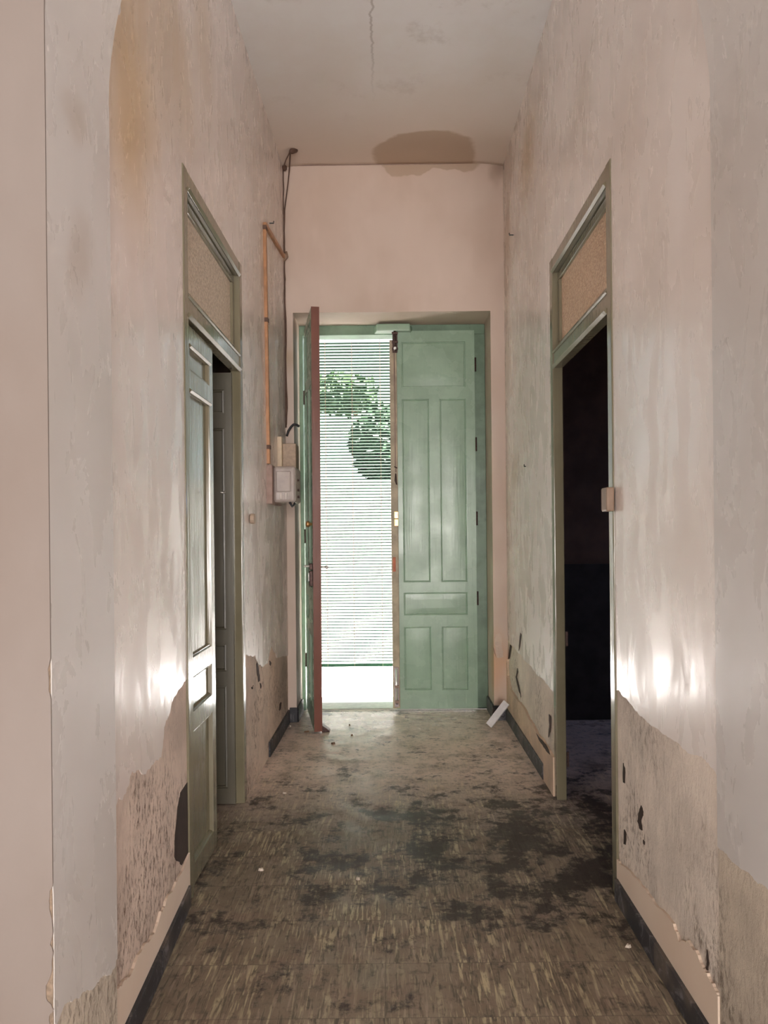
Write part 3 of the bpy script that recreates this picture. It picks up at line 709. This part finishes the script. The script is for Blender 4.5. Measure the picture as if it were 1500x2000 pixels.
# ------------------------------------------------------------------ electrics in the left corner
YM = 4.30
mt = tag(empty('electricity_meter', (XL, YM, 1.5)), 'grey plastic electricity meter on a brown backboard beside the open green door', 'meter')
z0, z1 = 1.475-1.5, 1.70-1.5
MB().box(.001, .036, 0, .36, z0, z1).build('backboard', M['board'], mt, bevel=.002)
cv = MB().box(.036, .165, .035, .30, z0+.008, z1-.004).build('cover', M['meter'], mt, bevel=.018, seg=4)
MB().box(.055, .140, .026, .036, .045, .165).build('window', M['meter'], cv, bevel=.006)
for x in (.075, .105): MB().box(x, x+.012, .026, .036, .0, .038).build('terminal', M['meter_pale'], cv, bevel=.002)
for z in (.02, .06, .12): MB().tube([(.160, .14, z), (.176, .14, z)], .008, 8).build('screw', M['rust'], cv)
MB().tube([(.13, .05, z0+.010), (.145, .05, z0-.016), (.16, .06, z0+.004)], .008, 8).build('seal_wire', M['black'], mt, smooth=True)
YJ = 4.72
jb = tag(empty('junction_box', (XL, YJ, 1.82)), 'tan junction box with a beige trunking stub, above the meter', 'junction box')
MB().box(.030, .115, .04, .20, -.10, .06).build('box', M['tan_box'], jb, bevel=.004)
MB().box(.001, .030, .0, .05, -.115, .10).build('trunking', M['beige'], jb, bevel=.002)
cd = tag(empty('cable_conduit', (XL, 4.15, 1.5)), 'orange-brown wooden cable strip running down the left wall to the meter', 'conduit')
a = on_side(513, 436, LF); b = on_side(521, 906, LF); c = on_side(551, 500, LF)
to = lambda y, z, x=.011: (x, y-4.15, z-1.5)
MB().obox(to(*b), to(*a), .030, .020, (1, 0, 0)).build('upright_strip', M['conduit'], cd, bevel=.003)
MB().obox(to(a[0]+.015, a[1]), to(c[0], c[1]), .026, .018, (1, 0, 0)).build('slanting_strip', M['conduit'], cd, bevel=.003)
for t_ in (.02, .40, .93):
    y = a[0]+(b[0]-a[0])*t_; z = a[1]+(b[1]-a[1])*t_
    MB().box(.001, .024, y-4.15-.019, y-4.15+.019, z-1.5-.012, z-1.5+.012).build('clip', M['cable'], cd, bevel=.002)
def wire(name, label, px, r, mat, lift=.012, wob=.0025):
    """px pixels on the end wall plane near the corner"""
    pts = []
    for (u0, v0), (u1, v1) in zip(px, px[1:]):
        n = max(2, int(abs(v1-v0)/16))
        for k in range(n): pts.append((u0+(u1-u0)*k/n, v0+(v1-v0)*k/n))
    pts.append(px[-1]); rnd = random.Random(len(pts))
    w = []
    for i, (u, v) in enumerate(pts):
        yy = YE-lift-.24*max(0, min(1, (332-v)/40)); x, z = on_end(u, v, yy); w.append((max(x, XL+.008)+rnd.uniform(-wob, wob), yy+rnd.uniform(-.002, .002), z))
    o = MB().tube(w, r, 6).build(name, mat, smooth=True); return tag(o, label, 'cable')
wire('electric_cable', 'brown cable from the ceiling hole, the one that bows out left of its twin', [(567, 294), (564, 340), (556, 410), (549, 452), (547, 472), (552, 492), (550, 520), (549, 545), (551, 640), (552, 760), (556, 835)], .0048, M['cable'])
wire('electric_cable', 'brown cable looped over the insulator knob in the corner, right of its twin below', [(567, 294), (558, 312), (551, 332), (551, 352), (553, 420), (554, 492), (555, 530), (558, 620), (559, 720), (561, 780), (559, 830)], .0040, M['cable'], .026, .003)
wire('door_cable', 'thick black cable arching from the junction box to the door frame', [(560, 852), (563, 842), (568, 834), (573, 829), (580, 830), (584, 833)], .0085, M['black'], .03, 0)
x, z = on_end(568, 293, 4.85)
tag(MB().tube([(x+.025, 4.88, z+.020), (x+.005, 4.855, z-.006), (x-.004, 4.84, z-.018)], [.022, .018, .009], 10).build('cable_hook', M['cable'], smooth=True), 'dark hooked bracket at the ceiling edge holding both cables', 'bracket')
x, z = on_end(550, 328, YE-.03)
tag(MB().tube([(XL-.002, YE-.03, z), (XL+.018, YE-.03, z), (XL+.032, YE-.03, z)], [.014, .020, .012], 12).build('insulator', M['cable'], smooth=True), 'dark round insulator knob high in the left corner', 'insulator')
x, z = on_end(554, 500, YE-.03)
tag(MB().tube([(XL-.002, YE-.03, z-.03), (XL+.022, YE-.03, z), (XL+.022, YE-.03, z+.03)], [.016, .016, .008], 10).build('cable_clamp', M['ply'], smooth=True), 'brown clamp where the slanting strip meets the cables', 'clamp')
x, z = on_end(574, 614, YE)
def nail(u, v, p, sgn, label, L=.03):
    y, z = on_side(u, v, p); x = p[0]
    tag(MB().tube([(x-sgn*.004, y, z), (x+sgn*L, y, z), (x+sgn*L, y, z+.012)], .004, 6).build('nail', M['black']), label, 'nail', 'bent nails in the side walls')
nail(525, 436, LF, 1, 'black bent nail in the left wall beside the conduit top')
nail(1004, 459, RF, -1, 'black bent nail high in the right wall')
nail(1028, 911, RF, -1, 'small nail in the right wall left of the dark doorway', .012)

# ------------------------------------------------------------------ things lying on the floor
a = Vector(on_floor(955, 1424)); a.z = .024
tag(MB().obox(a, (XR-.05, 4.86, .175), .046, .020, (-.3, -1, .5)).build('trunking_offcut', M['white_plastic'], bevel=.002), 'white plastic strip leaning on the right wall by the street door', 'plastic strip')
x, y, _ = on_floor(636, 1430)
tag(MB().prism([(x-.025, y, 0), (x+.028, y, 0), (x+.028, y+.06, 0), (x-.025, y+.06, 0)], [(x-.025, y, .045), (x+.022, y, .012), (x+.022, y+.06, .012), (x-.025, y+.06, .045)]).build('door_wedge', M['rust'], bevel=.003), 'dark wedge holding the open door leaf at its foot', 'wedge')
def flake(nm, u, v, r, mat, label, cat, th=.004, seed=0, group=None):
    r *= .7; x, y, _ = on_floor(u, v); rnd = random.Random(seed)
    ring = [(x+math.cos(t)*r*rnd.uniform(.6, 1.2)*1.3, y+math.sin(t)*r*rnd.uniform(.6, 1.2)) for t in [2*PI*k/7 for k in range(7)]]
    tag(MB().prism([(p, q, .0008) for p, q in ring], [(x+(p-x)*.7, y+(q-y)*.7, th+rnd.uniform(0, th)) for p, q in ring]).build(nm, mat), label, cat, group)
for k, (u, v, r, lab) in enumerate(((651, 1453, .018, 'dark dry leaf on the dusty floor right below the open door leaf'), (687, 1437, .010, 'tiny dark leaf on the bright floor in front of the doorway gap'),
                                    (683, 1417, .008, 'tiny dark leaf nearest the threshold on the bright floor'), (598, 1430, .020, 'dark dry leaf in the shadow left of the open door leaf'))):
    flake('dry_leaf', u, v, r, M['dry_leaf'], lab, 'leaf', .006, 100+k, 'dry leaves on the floor')
for k, (u, v, r, lab) in enumerate(((567, 1419, .009, 'white plaster crumb in the shadow behind the open door leaf'), (700, 1718, .010, 'pale plaster crumb in the middle of the floor'),
                                    (510, 1700, .013, 'pale plaster flake on the floor right of the left doorway'), (1228, 1850, .014, 'pale plaster flake beside the right baseboard'), (556, 1550, .010, 'pale plaster crumb on the dust before the far left door jamb'))):
    flake('plaster_crumb', u, v, r, M['chip'], lab, 'plaster', .006, 120+k, 'plaster crumbs on the floor')
